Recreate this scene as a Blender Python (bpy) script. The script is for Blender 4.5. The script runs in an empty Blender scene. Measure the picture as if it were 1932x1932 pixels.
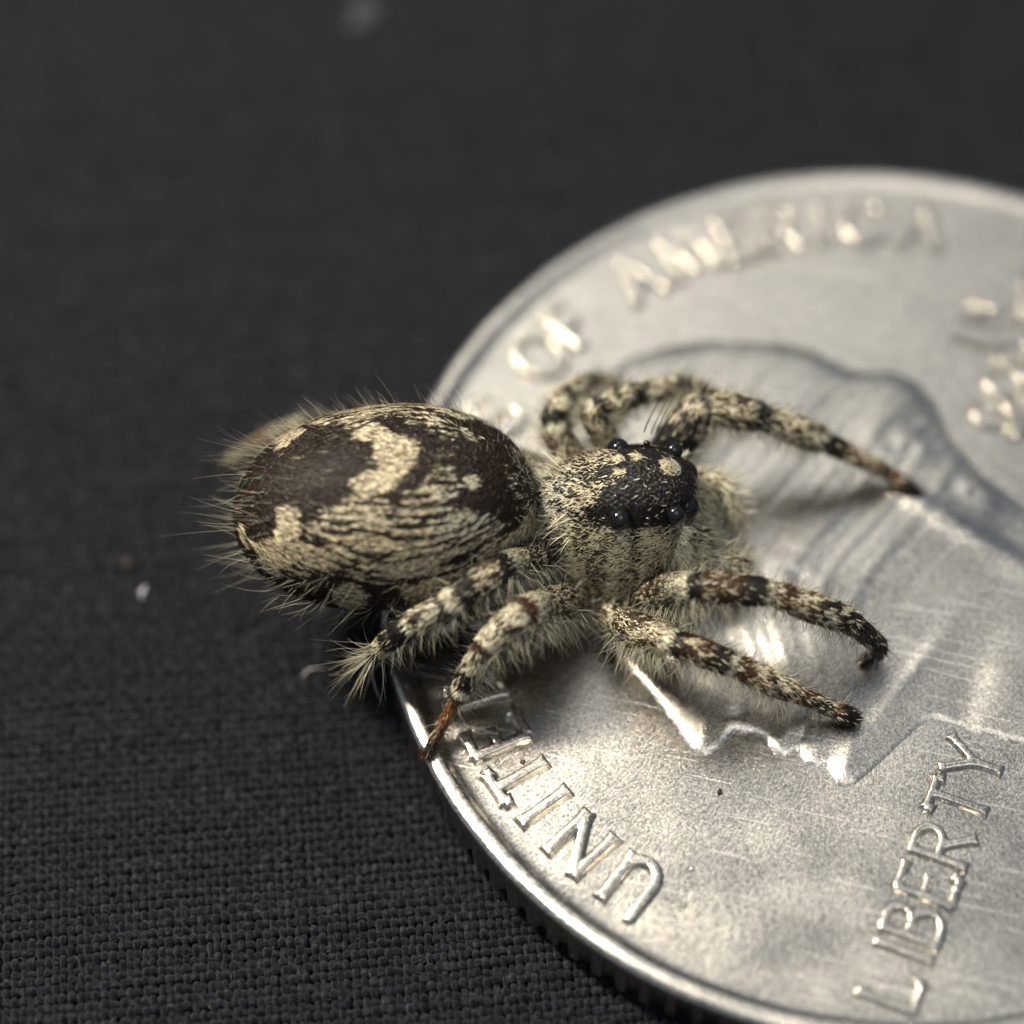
import bpy, math
import numpy as np
from mathutils import Matrix, Vector, kdtree

# ------------------------------------------------------------------ units: 1 = 1 mm
rng = np.random.default_rng(11)
sc = bpy.context.scene
COL = sc.collection
sc.unit_settings.scale_length = 0.001

# ------------------------------------------------------------------ camera
R = np.array([[0.97078649, 0.23915136, -0.01949901],
              [-0.194351, 0.83137648, 0.52061583],
              [0.140717, -0.50161716, 0.85356836]])      # rows: right, up, back
CAM = np.array([0.0, -32.87275349, 54.84540737 + 1.75])
FOV = math.radians(22)
cd = bpy.data.cameras.new('camera')
cam = bpy.data.objects.new('camera', cd)
COL.objects.link(cam)
cam.matrix_world = Matrix([list(R.T[i]) + [CAM[i]] for i in range(3)] + [[0, 0, 0, 1]])
cd.sensor_width = 36
cd.lens = 18 / math.tan(FOV / 2)
cd.clip_start = 1
cd.clip_end = 2000
cd.dof.use_dof = True
cd.dof.focus_distance = 60.5
cd.dof.aperture_fstop = cd.lens * 1e-3 / (2 * 1.9)
cd.dof.aperture_blades = 0
sc.camera = cam
sc.cycles.max_bounces = 5
sc.cycles.diffuse_bounces = 2
sc.cycles.glossy_bounces = 3
sc.cycles.transmission_bounces = 2
sc.cycles.use_denoising = True

# ------------------------------------------------------------------ light
w = bpy.data.worlds.new('World')
sc.world = w
w.use_nodes = True
w.node_tree.nodes['Background'].inputs[0].default_value = (0.72, 0.84, 1.0, 1)
w.node_tree.nodes['Background'].inputs[1].default_value = 0.26


def area(name, direction, dist, size, power, colour, target=(-3, 0, 2)):
    d = np.array(direction, float)
    d /= np.linalg.norm(d)
    li = bpy.data.lights.new(name, 'AREA')
    li.shape = 'DISK'
    li.size = size
    li.energy = power
    li.color = colour
    o = bpy.data.objects.new(name, li)
    COL.objects.link(o)
    o.location = Vector(target) + Vector(d * dist)
    o.rotation_euler = Vector(d).to_track_quat('Z', 'Y').to_euler()
    return o


area('key_lamp', (-0.55, 0.12, 0.83), 105, 18, 228000, (1.0, 0.90, 0.75))
area('window_lamp', (-0.22, 0.56, 0.80), 180, 100, 32000, (1.0, 0.96, 0.89))
area('overhead_fill', (0.22, -0.22, 0.95), 200, 150, 85000, (1.0, 0.96, 0.90))  # added soft fill, no real fitting; brightens relief slopes and the near flank
sc.view_settings.view_transform = 'Standard'
sc.view_settings.look = 'None'
sc.view_settings.exposure = 0.28
sc.view_settings.gamma = 1.0


# ------------------------------------------------------------------ helpers
def at(u, v, z):
    """point at height z on the sight line of photo position (u, v), 1932 px wide"""
    u = np.asarray(u, float)
    v = np.asarray(v, float)
    f = 966 / math.tan(FOV / 2)
    d = (np.stack([(u - 966) / f, -(v - 966) / f, -np.ones_like(u)], -1)) @ R
    t = (np.asarray(z, float) - CAM[2]) / d[..., 2]
    return CAM + t[..., None] * d


def empty(name, loc, label, cat):
    o = bpy.data.objects.new(name, None)
    COL.objects.link(o)
    o.location = loc
    o['label'] = label
    o['category'] = cat
    return o


def mesh_obj(name, verts, faces, mat, parent=None, smooth=True, cols=None, vecs=None):
    """verts (n,3) in world mm; faces (m,3|4) int array"""
    verts = np.asarray(verts, np.float32)
    faces = np.asarray(faces, np.int32)
    if parent is not None:
        verts = verts - np.array(parent.location, np.float32)
        if parent.parent is not None:
            verts = verts - np.array(parent.parent.location, np.float32)
    me = bpy.data.meshes.new(name)
    n, k = faces.shape
    me.vertices.add(len(verts))
    me.vertices.foreach_set('co', verts.ravel())
    me.loops.add(n * k)
    me.loops.foreach_set('vertex_index', faces.ravel())
    me.polygons.add(n)
    me.polygons.foreach_set('loop_start', np.arange(0, n * k, k, dtype=np.int32))
    me.polygons.foreach_set('loop_total', np.full(n, k, np.int32))
    me.polygons.foreach_set('use_smooth', np.full(n, smooth))
    if cols is not None:
        a = me.attributes.new('tint', 'FLOAT_COLOR', 'POINT')
        c4 = np.ones((len(verts), 4), np.float32)
        c4[:, :3] = cols
        a.data.foreach_set('color', c4.ravel())
    if vecs is not None:
        a = me.attributes.new('run', 'FLOAT_VECTOR', 'POINT')
        a.data.foreach_set('vector', np.asarray(vecs, np.float32).ravel())
    me.update()
    me.validate()
    me.materials.append(mat)
    o = bpy.data.objects.new(name, me)
    COL.objects.link(o)
    if parent is not None:
        o.parent = parent
    return o


class NT:
    """small node-tree writer"""

    def __init__(self, name):
        self.m = bpy.data.materials.new(name)
        self.m.use_nodes = True
        self.t = self.m.node_tree
        self.b = self.t.nodes['Principled BSDF']
        self.out = self.t.nodes['Material Output']

    def n(self, typ, ins=None, **props):
        nd = self.t.nodes.new(typ)
        for k, v in props.items():
            setattr(nd, k, v)
        for k, v in (ins or {}).items():
            self.put(nd.inputs[k], v)
        return nd

    def put(self, sock, v):
        if isinstance(v, bpy.types.NodeSocket):
            self.t.links.new(v, sock)
        else:
            sock.default_value = v

    def math(self, op, a, b=0.0, c=0.0):
        nd = self.n('ShaderNodeMath', operation=op)
        for i, v in enumerate((a, b, c)):
            self.put(nd.inputs[i], v)
        return nd.outputs[0]

    def mix(self, f, a, b):
        nd = self.n('ShaderNodeMix', data_type='RGBA')
        self.put(nd.inputs[0], f)
        self.put(nd.inputs[6], a)
        self.put(nd.inputs[7], b)
        return nd.outputs[2]

    def ramp(self, f, stops):
        nd = self.n('ShaderNodeValToRGB')
        cr = nd.color_ramp
        while len(cr.elements) < len(stops):
            cr.elements.new(0.5)
        for e, (p, c) in zip(cr.elements, stops):
            e.position = p
            e.color = c if len(c) == 4 else (*c, 1)
        self.put(nd.inputs[0], f)
        return nd.outputs[0]

    def set(self, **kw):
        for k, v in kw.items():
            self.put(self.b.inputs[k.replace('_', ' ')], v)
        return self.m


# ------------------------------------------------------------------ materials
def mat_coin():
    t = NT('cupronickel')
    tc = t.n('ShaderNodeTexCoord').outputs['Object']
    geo = t.n('ShaderNodeNewGeometry').outputs['Position']
    sx = t.n('ShaderNodeSeparateXYZ', {0: geo})
    x, y = sx.outputs[0], sx.outputs[1]
    rad = t.math('SQRT', t.math('ADD', t.math('MULTIPLY', x, x), t.math('MULTIPLY', y, y)))
    ang = t.math('ARCTAN2', y, x)
    pol = t.n('ShaderNodeCombineXYZ', {0: t.math('MULTIPLY', ang, 190.0), 1: t.math('MULTIPLY', rad, 3.2)}).outputs[0]
    flow = t.n('ShaderNodeTexNoise', {'Vector': pol, 'Scale': 1.0, 'Detail': 3.0, 'Roughness': 0.6}).outputs[0]
    grain = t.n('ShaderNodeTexNoise', {'Vector': geo, 'Scale': 13.0, 'Detail': 4.0, 'Roughness': 0.65}).outputs[0]
    fine = t.n('ShaderNodeTexNoise', {'Vector': geo, 'Scale': 26.0, 'Detail': 3.0, 'Roughness': 0.7}).outputs[0]
    pits = t.n('ShaderNodeTexVoronoi', {'Vector': geo, 'Scale': 9.0, 'Randomness': 1.0}).outputs[0]
    # hairline scratches: thin bands of stretched noise in two directions
    def scratch(rot, sc_, thr):
        mp = t.n('ShaderNodeMapping', {'Vector': geo, 'Rotation': (0, 0, rot), 'Scale': (0.28 * sc_, 7.0 * sc_, 0.01)}).outputs[0]
        nz = t.n('ShaderNodeTexNoise', {'Vector': mp, 'Scale': 1.0, 'Detail': 1.0}).outputs[0]
        return t.ramp(nz, [(thr, (0, 0, 0)), (thr + 0.025, (1, 1, 1))])
    s1 = scratch(0.7, 1.0, 0.685)
    s2 = scratch(-0.55, 0.8, 0.695)
    s3 = scratch(1.9, 1.2, 0.70)
    outer = t.n('ShaderNodeMapRange', {0: rad, 1: 5.0, 2: 10.0, 3: 0.25, 4: 1.0}).outputs[0]
    big = t.n('ShaderNodeTexNoise', {'Vector': geo, 'Scale': 0.55, 'Detail': 3.0}).outputs[0]
    patch = t.n('ShaderNodeMapRange', {0: big, 1: 0.35, 2: 0.65, 3: 0.8, 4: 1.0}).outputs[0]
    h = t.math('ADD', t.math('MULTIPLY', t.math('MULTIPLY', flow, outer), 0.8), t.math('MULTIPLY', grain, 0.9))
    h = t.math('ADD', h, t.math('MULTIPLY', fine, 0.75))
    h = t.math('MULTIPLY', h, patch)
    h = t.math('SUBTRACT', h, t.math('MULTIPLY', t.math('ADD', t.math('ADD', s1, s2), s3), 0.35))
    bump = t.n('ShaderNodeBump', {'Strength': 0.6, 'Distance': 0.010, 'Height': h}).outputs[0]
    gsum = t.math('ADD', t.math('MULTIPLY', grain, 0.30), t.math('MULTIPLY', fine, 0.45))
    gsum = t.math('ADD', gsum, t.math('MULTIPLY', flow, 0.25))
    gsum = t.math('ADD', gsum, t.math('MULTIPLY', t.math('SUBTRACT', big, 0.5), 0.10))
    dirt = t.ramp(gsum, [(0.38, (0.235, 0.222, 0.205)), (0.49, (0.48, 0.455, 0.41)), (0.60, (0.74, 0.69, 0.59))])
    lines = t.math('MINIMUM', t.math('ADD', t.math('ADD', s1, s2), s3), 1.0)
    dirt = t.mix(t.math('MULTIPLY', lines, 0.45), dirt, (0.80, 0.76, 0.68, 1))
    speck = t.ramp(pits, [(0.018, (1, 1, 1)), (0.04, (0, 0, 0))])
    base = t.mix(t.math('MULTIPLY', speck, 0.55), dirt, (0.16, 0.13, 0.11, 1))
    rough = t.n('ShaderNodeMapRange', {0: t.math('ADD', t.math('MULTIPLY', grain, 0.5), t.math('MULTIPLY', big, 0.5)), 1: 0.3, 2: 0.7, 3: 0.16, 4: 0.27}).outputs[0]
    return t.set(Base_Color=base, Metallic=1.0, Roughness=rough, Normal=bump)


def mat_thread():
    t = NT('dark_cotton')
    run = t.n('ShaderNodeAttribute', attribute_name='run').outputs['Vector']
    geo = t.n('ShaderNodeNewGeometry').outputs['Position']
    fib = t.n('ShaderNodeTexNoise', {'Vector': run, 'Scale': 1.0, 'Detail': 4.0, 'Roughness': 0.7}).outputs[0]
    var = t.n('ShaderNodeTexNoise', {'Vector': geo, 'Scale': 5.5, 'Detail': 3.0, 'Roughness': 0.7}).outputs[0]
    k = t.math('ADD', t.math('MULTIPLY', fib, 0.55), t.math('MULTIPLY', var, 0.45))
    c = t.ramp(k, [(0.43, (0.0005, 0.0011, 0.0036)), (0.52, (0.0042, 0.0056, 0.0098)), (0.63, (0.045, 0.050, 0.061))])
    bump = t.n('ShaderNodeBump', {'Strength': 1.0, 'Distance': 0.07, 'Height': fib}).outputs[0]
    t.set(Sheen_Weight=0.05, Sheen_Roughness=0.4)
    return t.set(Base_Color=c, Roughness=0.8, Normal=bump, Specular_IOR_Level=0.15)


def mat_cloth_base():
    t = NT('dark_cloth_base')
    geo = t.n('ShaderNodeNewGeometry').outputs['Position']
    mp = t.n('ShaderNodeMapping', {'Vector': geo, 'Rotation': (0, 0, math.radians(-19))}).outputs[0]
    wv = t.n('ShaderNodeTexChecker', {'Vector': mp, 'Scale': 2.9, 'Color1': (0.005, 0.006, 0.008, 1), 'Color2': (0.014, 0.015, 0.018, 1)}).outputs[0]
    nz = t.n('ShaderNodeTexNoise', {'Vector': geo, 'Scale': 3.0, 'Detail': 4.0}).outputs[0]
    c = t.mix(nz, wv, (0.004, 0.005, 0.007, 1))
    return t.set(Base_Color=c, Roughness=0.9, Specular_IOR_Level=0.2)


def mat_hair(name, rough=0.45, trans=0.25, spec=0.4):
    t = NT(name)
    c = t.n('ShaderNodeAttribute', attribute_name='tint').outputs['Color']
    t.set(Base_Color=c, Roughness=rough, Specular_IOR_Level=spec)
    tr = t.n('ShaderNodeBsdfTranslucent', {'Color': c}).outputs[0]
    mx = t.n('ShaderNodeMixShader', {0: trans, 1: t.b.outputs[0], 2: tr}).outputs[0]
    t.t.links.new(mx, t.out.inputs[0])
    return t.m


def mat_body():
    t = NT('spider_cuticle')
    c = t.n('ShaderNodeAttribute', attribute_name='tint').outputs['Color']
    geo = t.n('ShaderNodeNewGeometry').outputs['Position']
    nz = t.n('ShaderNodeTexNoise', {'Vector': geo, 'Scale': 14.0, 'Detail': 4.0}).outputs[0]
    vo = t.n('ShaderNodeTexVoronoi', {'Vector': geo, 'Scale': 11.0}).outputs[0]
    bump = t.n('ShaderNodeBump', {'Strength': 0.9, 'Distance': 0.05, 'Height': t.math('ADD', nz, vo)}).outputs[0]
    c2 = t.mix(nz, c, (0.006, 0.005, 0.004, 1))
    return t.set(Base_Color=c2, Roughness=0.42, Normal=bump, Specular_IOR_Level=0.26)


def mat_plain(name, col, rough=0.5, spec=0.5, **kw):
    t = NT(name)
    geo = t.n('ShaderNodeNewGeometry').outputs['Position']
    nz = t.n('ShaderNodeTexNoise', {'Vector': geo, 'Scale': 20.0, 'Detail': 3.0}).outputs[0]
    c = t.mix(nz, (*[x * 0.7 for x in col], 1), (*[min(1, x * 1.2) for x in col], 1))
    return t.set(Base_Color=c, Roughness=rough, Specular_IOR_Level=spec, **kw)


M_COIN = mat_coin()
M_THREAD = mat_thread()
M_BASE = mat_cloth_base()
M_BODY = mat_body()
M_SCALE = mat_hair('scale_hair', 0.5, 0.15, 0.14)
M_SETA = mat_hair('long_bristle', 0.4, 0.3, 0.25)
M_FUZZ = mat_hair('cotton_fuzz', 0.7, 0.3, 0.2)
M_EYE = mat_plain('eye_lens', (0.004, 0.004, 0.005), 0.05, 0.45)
M_EYE.use_nodes = True

# ------------------------------------------------------------------ cloth
TOPZ = 1.75                   # coin rim height above the cloth
FIELD = 1.60                  # coin field height
cang = math.radians(19)
CU = np.array([math.cos(cang), math.sin(cang)])
CV = np.array([-math.sin(cang), math.cos(cang)])


def undul(x, y):
    return 0.10 * np.sin(0.21 * x + 0.13 * y + 1.0) + 0.07 * np.sin(0.33 * y - 0.12 * x) - 0.10


cloth = bpy.data.objects.new('woven_cloth', None)
g = np.linspace(-1, 1, 121)
gx, gy = np.meshgrid(np.sign(g) * (np.abs(g) ** 2.2) * 220, np.sign(g) * (np.abs(g) ** 2.2) * 220)
zz = undul(gx, gy) * np.exp(-(gx ** 2 + gy ** 2) / 3600) - 0.16
idx = np.arange(121 * 121).reshape(121, 121)
qf = np.stack([idx[:-1, :-1], idx[:-1, 1:], idx[1:, 1:], idx[1:, :-1]], -1).reshape(-1, 4)
cloth = mesh_obj('cloth', np.stack([gx, gy, zz], -1).reshape(-1, 3), qf, M_BASE)
cloth['kind'] = 'structure'

PW, PF = 0.185, 0.235          # warp and weft pitch
U0, U1, V0, V1 = -33, 17, -24, 32


def wob(i, a, amp, seed):
    r = np.random.default_rng(seed)
    n = len(i)
    ph = r.uniform(0, 6.28, (3, n, 1))
    fr = r.uniform(0.15, 0.9, (3, n, 1))
    return amp * sum(np.sin(fr[k] * a[None, :] * 2 + ph[k]) for k in range(3)) / 1.7


def weave(along0, along1, across0, across1, p_along, p_across, parity, is_warp, seed):
    r = np.random.default_rng(seed)
    ni = int((across1 - across0) / p_across)
    i = np.arange(ni)
    i0 = round(across0 / p_across)
    ns = int((along1 - along0) / p_along * 3)
    j0 = round(along0 / p_along)
    a = (j0 + np.arange(ns) / 3.0) * p_along
    c = (i + i0)[:, None] * p_across + wob(i, a, 0.022, seed) + r.normal(0, 0.022, (ni, 1))
    ph = np.pi * (a / p_along)[None, :] + np.pi * ((i + i0)[:, None] + parity)
    fl = r.normal(0, 1, (ni, ns // 3 + 2))
    jf = fl[:, np.clip((np.arange(ns) + 1) // 3, 0, ns // 3 + 1)]
    jf[:, 1:-1] = (jf[:, :-2] + 2 * jf[:, 1:-1] + jf[:, 2:]) / 4
    z = 0.085 * np.cos(ph) * (1 + 0.3 * jf) + 0.012 * jf
    hw = p_across * (0.43 + 0.035 * jf + 0.03 * np.cos(ph) + 0.03 * r.normal(0, 1, (ni, 1)) + 0.03 * wob(i, a, 1, seed + 9))
    th = np.radians([-8, 42, 90, 138, 188])
    rad = np.cos(th)[None, None, :]
    across = c[:, :, None] + hw[:, :, None] * rad
    zv = z[:, :, None] + 0.065 * np.sin(th)[None, None, :]
    al = np.broadcast_to(a[None, :, None], across.shape)
    if is_warp:
        u, v = across, al
    else:
        u, v = al, across
    x = u * CU[0] + v * CV[0]
    y = u * CU[1] + v * CV[1]
    pos = np.stack([x, y, zv + undul(x, y)], -1)
    k = len(th)
    vec = np.stack([np.broadcast_to(a[None, :, None] * 3.2, across.shape),
                    np.broadcast_to(np.arange(k)[None, None, :] * 3.9, across.shape) + 0.35 * al * 8,
                    np.broadcast_to(i[:, None, None] * 7.13, across.shape)], -1)
    idx = np.arange(ni * ns * k).reshape(ni, ns, k)
    f = np.stack([idx[:, :-1, :-1], idx[:, :-1, 1:], idx[:, 1:, 1:], idx[:, 1:, :-1]], -1)
    cx = x[:, :-1, k // 2]
    cy = y[:, :-1, k // 2]
    rr = np.hypot(cx, cy)
    # frame of the photograph plus a margin, on the cloth
    rel = np.stack([cx, cy, np.zeros_like(cx)], -1) - CAM
    pc = rel @ R.T
    su = pc[..., 0] / -pc[..., 2] / math.tan(FOV / 2)
    sv = pc[..., 1] / -pc[..., 2] / math.tan(FOV / 2)
    keep = (rr > 11.4) & (np.abs(su) < 1.22) & (np.abs(sv) < 1.22)
    f = f[keep]
    if not is_warp:
        f = f[..., ::-1]
    f = f.reshape(-1, 4)
    used, inv = np.unique(f, return_inverse=True)
    return pos.reshape(-1, 3)[used], inv.reshape(-1, 4), vec.reshape(-1, 3)[used]


v1, f1, r1 = weave(V0, V1, U0, U1, PF, PW, 0, True, 21)
v2, f2, r2 = weave(U0, U1, V0, V1, PW, PF, 1, False, 33)
th_o = mesh_obj('thread_weave', np.vstack([v1, v2]), np.vstack([f1, f2 + len(v1)]), M_THREAD, cloth, vecs=np.vstack([r1, r2]))
th_o['kind'] = 'stuff'


# ------------------------------------------------------------------ strand builder
def nrm(a):
    return a / np.maximum(np.linalg.norm(a, axis=-1, keepdims=True), 1e-9)


def strands(root, d0, bend, length, rad, nseg, sides, cols, up=None):
    """tapered strands: p(t) = root + L (d0 t + bend t^2); returns verts, quads, colours"""
    n = len(root)
    t = np.linspace(0, 1, nseg + 1)
    L = length[:, None, None]
    p = root[:, None] + L * (d0[:, None] * t[None, :, None] + bend[:, None] * (t ** 2)[None, :, None])
    tan = nrm(d0[:, None] + 2 * bend[:, None] * t[None, :, None])
    if up is None:
        up = nrm(rng.normal(0, 1, (n, 3)))
    a = nrm(np.cross(tan, np.broadcast_to(up[:, None], tan.shape)))
    b = np.cross(tan, a)
    if sides == 2:
        prof = np.interp(t, [0, 0.35, 1], [0.75, 1.0, 0.22])
        off = [a, -a]
    else:
        prof = np.interp(t, [0, 0.4, 1], [1.0, 0.8, 0.12])
        off = [a * math.cos(2 * math.pi * k / sides) + b * math.sin(2 * math.pi * k / sides) for k in range(sides)]
    rr = rad[:, None, None] * prof[None, :, None]
    V = np.stack([p + o * rr for o in off], 2)
    idx = np.arange(n * (nseg + 1) * sides).reshape(n, nseg + 1, sides)
    if sides == 2:
        F = np.stack([idx[:, :-1, 0], idx[:, :-1, 1], idx[:, 1:, 1], idx[:, 1:, 0]], -1).reshape(-1, 4)
    else:
        nx = np.roll(idx, -1, axis=2)
        F = np.stack([idx[:, :-1], nx[:, :-1], nx[:, 1:], idx[:, 1:]], -1).reshape(-1, 4)
    C = np.broadcast_to(cols[:, None, None, :], V.shape).reshape(-1, 3)
    return V.reshape(-1, 3), F, C


class Bag:
    def __init__(self):
        self.v, self.f, self.c, self.n = [], [], [], 0

    def add(self, vfc):
        v, f, c = vfc
        self.v.append(v)
        self.f.append(f + self.n)
        self.c.append(c)
        self.n += len(v)

    def build(self, name, mat, parent):
        o = mesh_obj(name, np.vstack(self.v), np.vstack(self.f), mat, parent, cols=np.vstack(self.c))
        o['kind'] = 'stuff'
        return o


# loose cotton fuzz standing off the threads
nf = 17000
fu = rng.uniform(U0 + 4, U1 - 2, nf)
fv = rng.uniform(V0 + 2, V1 - 10, nf)
fx, fy = fu * CU[0] + fv * CV[0], fu * CU[1] + fv * CV[1]
ok = np.hypot(fx, fy) > 12.4
fx, fy = fx[ok], fy[ok]
nf = len(fx)
d0 = nrm(np.stack([rng.normal(0, 1, nf), rng.normal(0, 1, nf), rng.uniform(-0.1, 0.6, nf)], -1))
bag = Bag()
bag.add(strands(np.stack([fx, fy, undul(fx, fy) + 0.08], -1), d0, nrm(rng.normal(0, 1, (nf, 3))) * 0.5 - [0, 0, 0.3],
                rng.uniform(0.10, 0.36, nf), rng.uniform(0.005, 0.010, nf), 3, 3,
                np.array([0.075, 0.074, 0.074]) * rng.uniform(0.2, 1.7, (nf, 1))))
fz = bag.build('cotton_fuzz', M_FUZZ, cloth)
fz['kind'] = 'stuff'

# ------------------------------------------------------------------ coin
coin = empty('coin', (0, 0, 0), 'silver coin with raised lettering and ridged edge lying on dark cloth', 'coin')
NS = 119 * 12
ang = np.linspace(0, 2 * np.pi, NS, endpoint=False)
reed = np.clip(np.cos(ang * 119) * 2.0, -1, 1) * 0.5 + 0.5        # 1 on a ridge, 0 in a groove
prof = [(0.02, FIELD, 0), (3, FIELD, 0), (6, FIELD, 0), (8.5, FIELD, 0), (10.2, FIELD + 0.002, 0), (11.2, FIELD + 0.008, 0),
        (11.40, FIELD + 0.012, 0), (11.50, FIELD + 0.026, 0), (11.60, FIELD + 0.066, 0), (11.67, TOPZ - 0.022, 0), (11.73, TOPZ, 0),
        (11.86, TOPZ + 0.002, 0), (11.97, TOPZ - 0.02, 0), (12.04, TOPZ - 0.055, 0), (12.09, TOPZ - 0.11, 0), (12.12, TOPZ - 0.2, 0), (12.13, TOPZ - 0.36, 0.0),
        (12.13, TOPZ - 0.44, 0.5), (12.13, TOPZ - 0.52, 1), (12.13, 0.9, 1), (12.13, 0.30, 1), (12.08, 0.16, 0.8), (11.9, 0.04, 0), (11.0, 0.02, 0), (0.02, 0.02, 0)]
wear = 0.006 * np.sin(ang * 7 + 1) + 0.005 * np.sin(ang * 23) + 0.004 * np.sin(ang * 57 + 2)
vs = []
for r_, z_, k in prof:
    rr = r_ - 0.16 * k * (1 - reed) + (wear if r_ > 11.2 else 0)
    vs.append(np.stack([rr * np.cos(ang), rr * np.sin(ang), np.full(NS, z_)], -1))
nr = len(prof)
idx = np.arange(nr * NS).reshape(nr, NS)
nx = np.roll(idx, -1, axis=1)
fc = np.stack([idx[:-1], idx[1:], nx[1:], nx[:-1]], -1).reshape(-1, 4)
mesh_obj('disc', np.vstack(vs), fc, M_COIN, coin)

CR = math.radians(81.0)                    # direction of the coin's own right-hand side
EX = np.array([math.cos(CR), math.sin(CR)])
EY = np.array([-math.sin(CR), math.cos(CR)])


def arc(cx, cy, rx, ry, a0, a1, n=12):
    a = np.radians(np.linspace(a0, a1, n))
    return [(cx + rx * math.cos(t), cy + ry * math.sin(t)) for t in a]


GL = {
    'U': [[(0.0, 1), (0.0, 0.34)] + arc(0.29, 0.34, 0.29, 0.32, 180, 350), [(0.58, 1), (0.58, 0.02)]],
    'N': [[(0, 0), (0, 1)], [(0, 0.98), (0.62, 0.04)], [(0.62, 0), (0.62, 1)]],
    'I': [[(0.1, 0), (0.1, 1)]],
    'T': [[(0.31, 0), (0.31, 0.97)], [(0, 0.97), (0.62, 0.97)], [(0.0, 0.86), (0.02, 0.97)], [(0.62, 0.86), (0.60, 0.97)]],
    'E': [[(0, 0), (0, 1)], [(0, 0.97), (0.48, 0.97)], [(0, 0.52), (0.36, 0.52)], [(0, 0.03), (0.5, 0.03)], [(0.5, 0.03), (0.52, 0.16)]],
    'D': [[(0, 0), (0, 1)], [(0, 0.97), (0.22, 0.97)] + arc(0.22, 0.5, 0.38, 0.47, 90, -90) + [(0, 0.03)]],
    'S': [arc(0.27, 0.74, 0.24, 0.23, 20, 250, 12) + arc(0.27, 0.27, 0.27, 0.24, 70, -160, 12)],
    'A': [[(0, 0), (0.33, 1)], [(0.33, 1), (0.66, 0)], [(0.14, 0.34), (0.52, 0.34)]],
    'O': [arc(0.38, 0.5, 0.38, 0.47, 0, 360, 28)],
    'F': [[(0, 0), (0, 1)], [(0, 0.97), (0.48, 0.97)], [(0, 0.5), (0.38, 0.5)]],
    'M': [[(0, 0), (0.06, 1)], [(0.06, 1), (0.4, 0.12)], [(0.4, 0.12), (0.74, 1)], [(0.74, 1), (0.8, 0)]],
    'R': [[(0, 0), (0, 1)], [(0, 0.97), (0.26, 0.97)] + arc(0.26, 0.74, 0.24, 0.23, 90, -90) + [(0, 0.51)], [(0.24, 0.5), (0.56, 0)]],
    'C': [arc(0.38, 0.5, 0.38, 0.47, 45, 315, 22)],
    'L': [[(0, 0), (0, 1)], [(0, 0.03), (0.5, 0.03)], [(0.5, 0.03), (0.52, 0.2)]],
    'B': [[(0, 0), (0, 1)], [(0, 0.97), (0.24, 0.97)] + arc(0.24, 0.755, 0.22, 0.215, 90, -90) + [(0, 0.54)], [(0.2, 0.54)] + arc(0.26, 0.285, 0.27, 0.255, 90, -90) + [(0, 0.03)]],
    'Y': [[(0, 1), (0.33, 0.46)], [(0.66, 1), (0.33, 0.46)], [(0.33, 0.46), (0.33, 0)]],
    'G': [arc(0.38, 0.5, 0.38, 0.47, 45, 330, 22), [(0.74, 0.02), (0.74, 0.44)], [(0.5, 0.44), (0.76, 0.44)]],
    'W': [[(0, 1), (0.24, 0)], [(0.24, 0), (0.47, 0.9)], [(0.47, 0.9), (0.7, 0)], [(0.7, 0), (0.94, 1)]],
    '.': [[(0, 0.5), (0.02, 0.5)]],
}


def seg_dist(px, py, a, b):
    ax, ay = a
    bx, by = b
    dx, dy = bx - ax, by - ay
    t = np.clip(((px - ax) * dx + (py - ay) * dy) / max(dx * dx + dy * dy, 1e-9), 0, 1)
    return np.hypot(px - ax - t * dx, py - ay - t * dy), t


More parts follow.
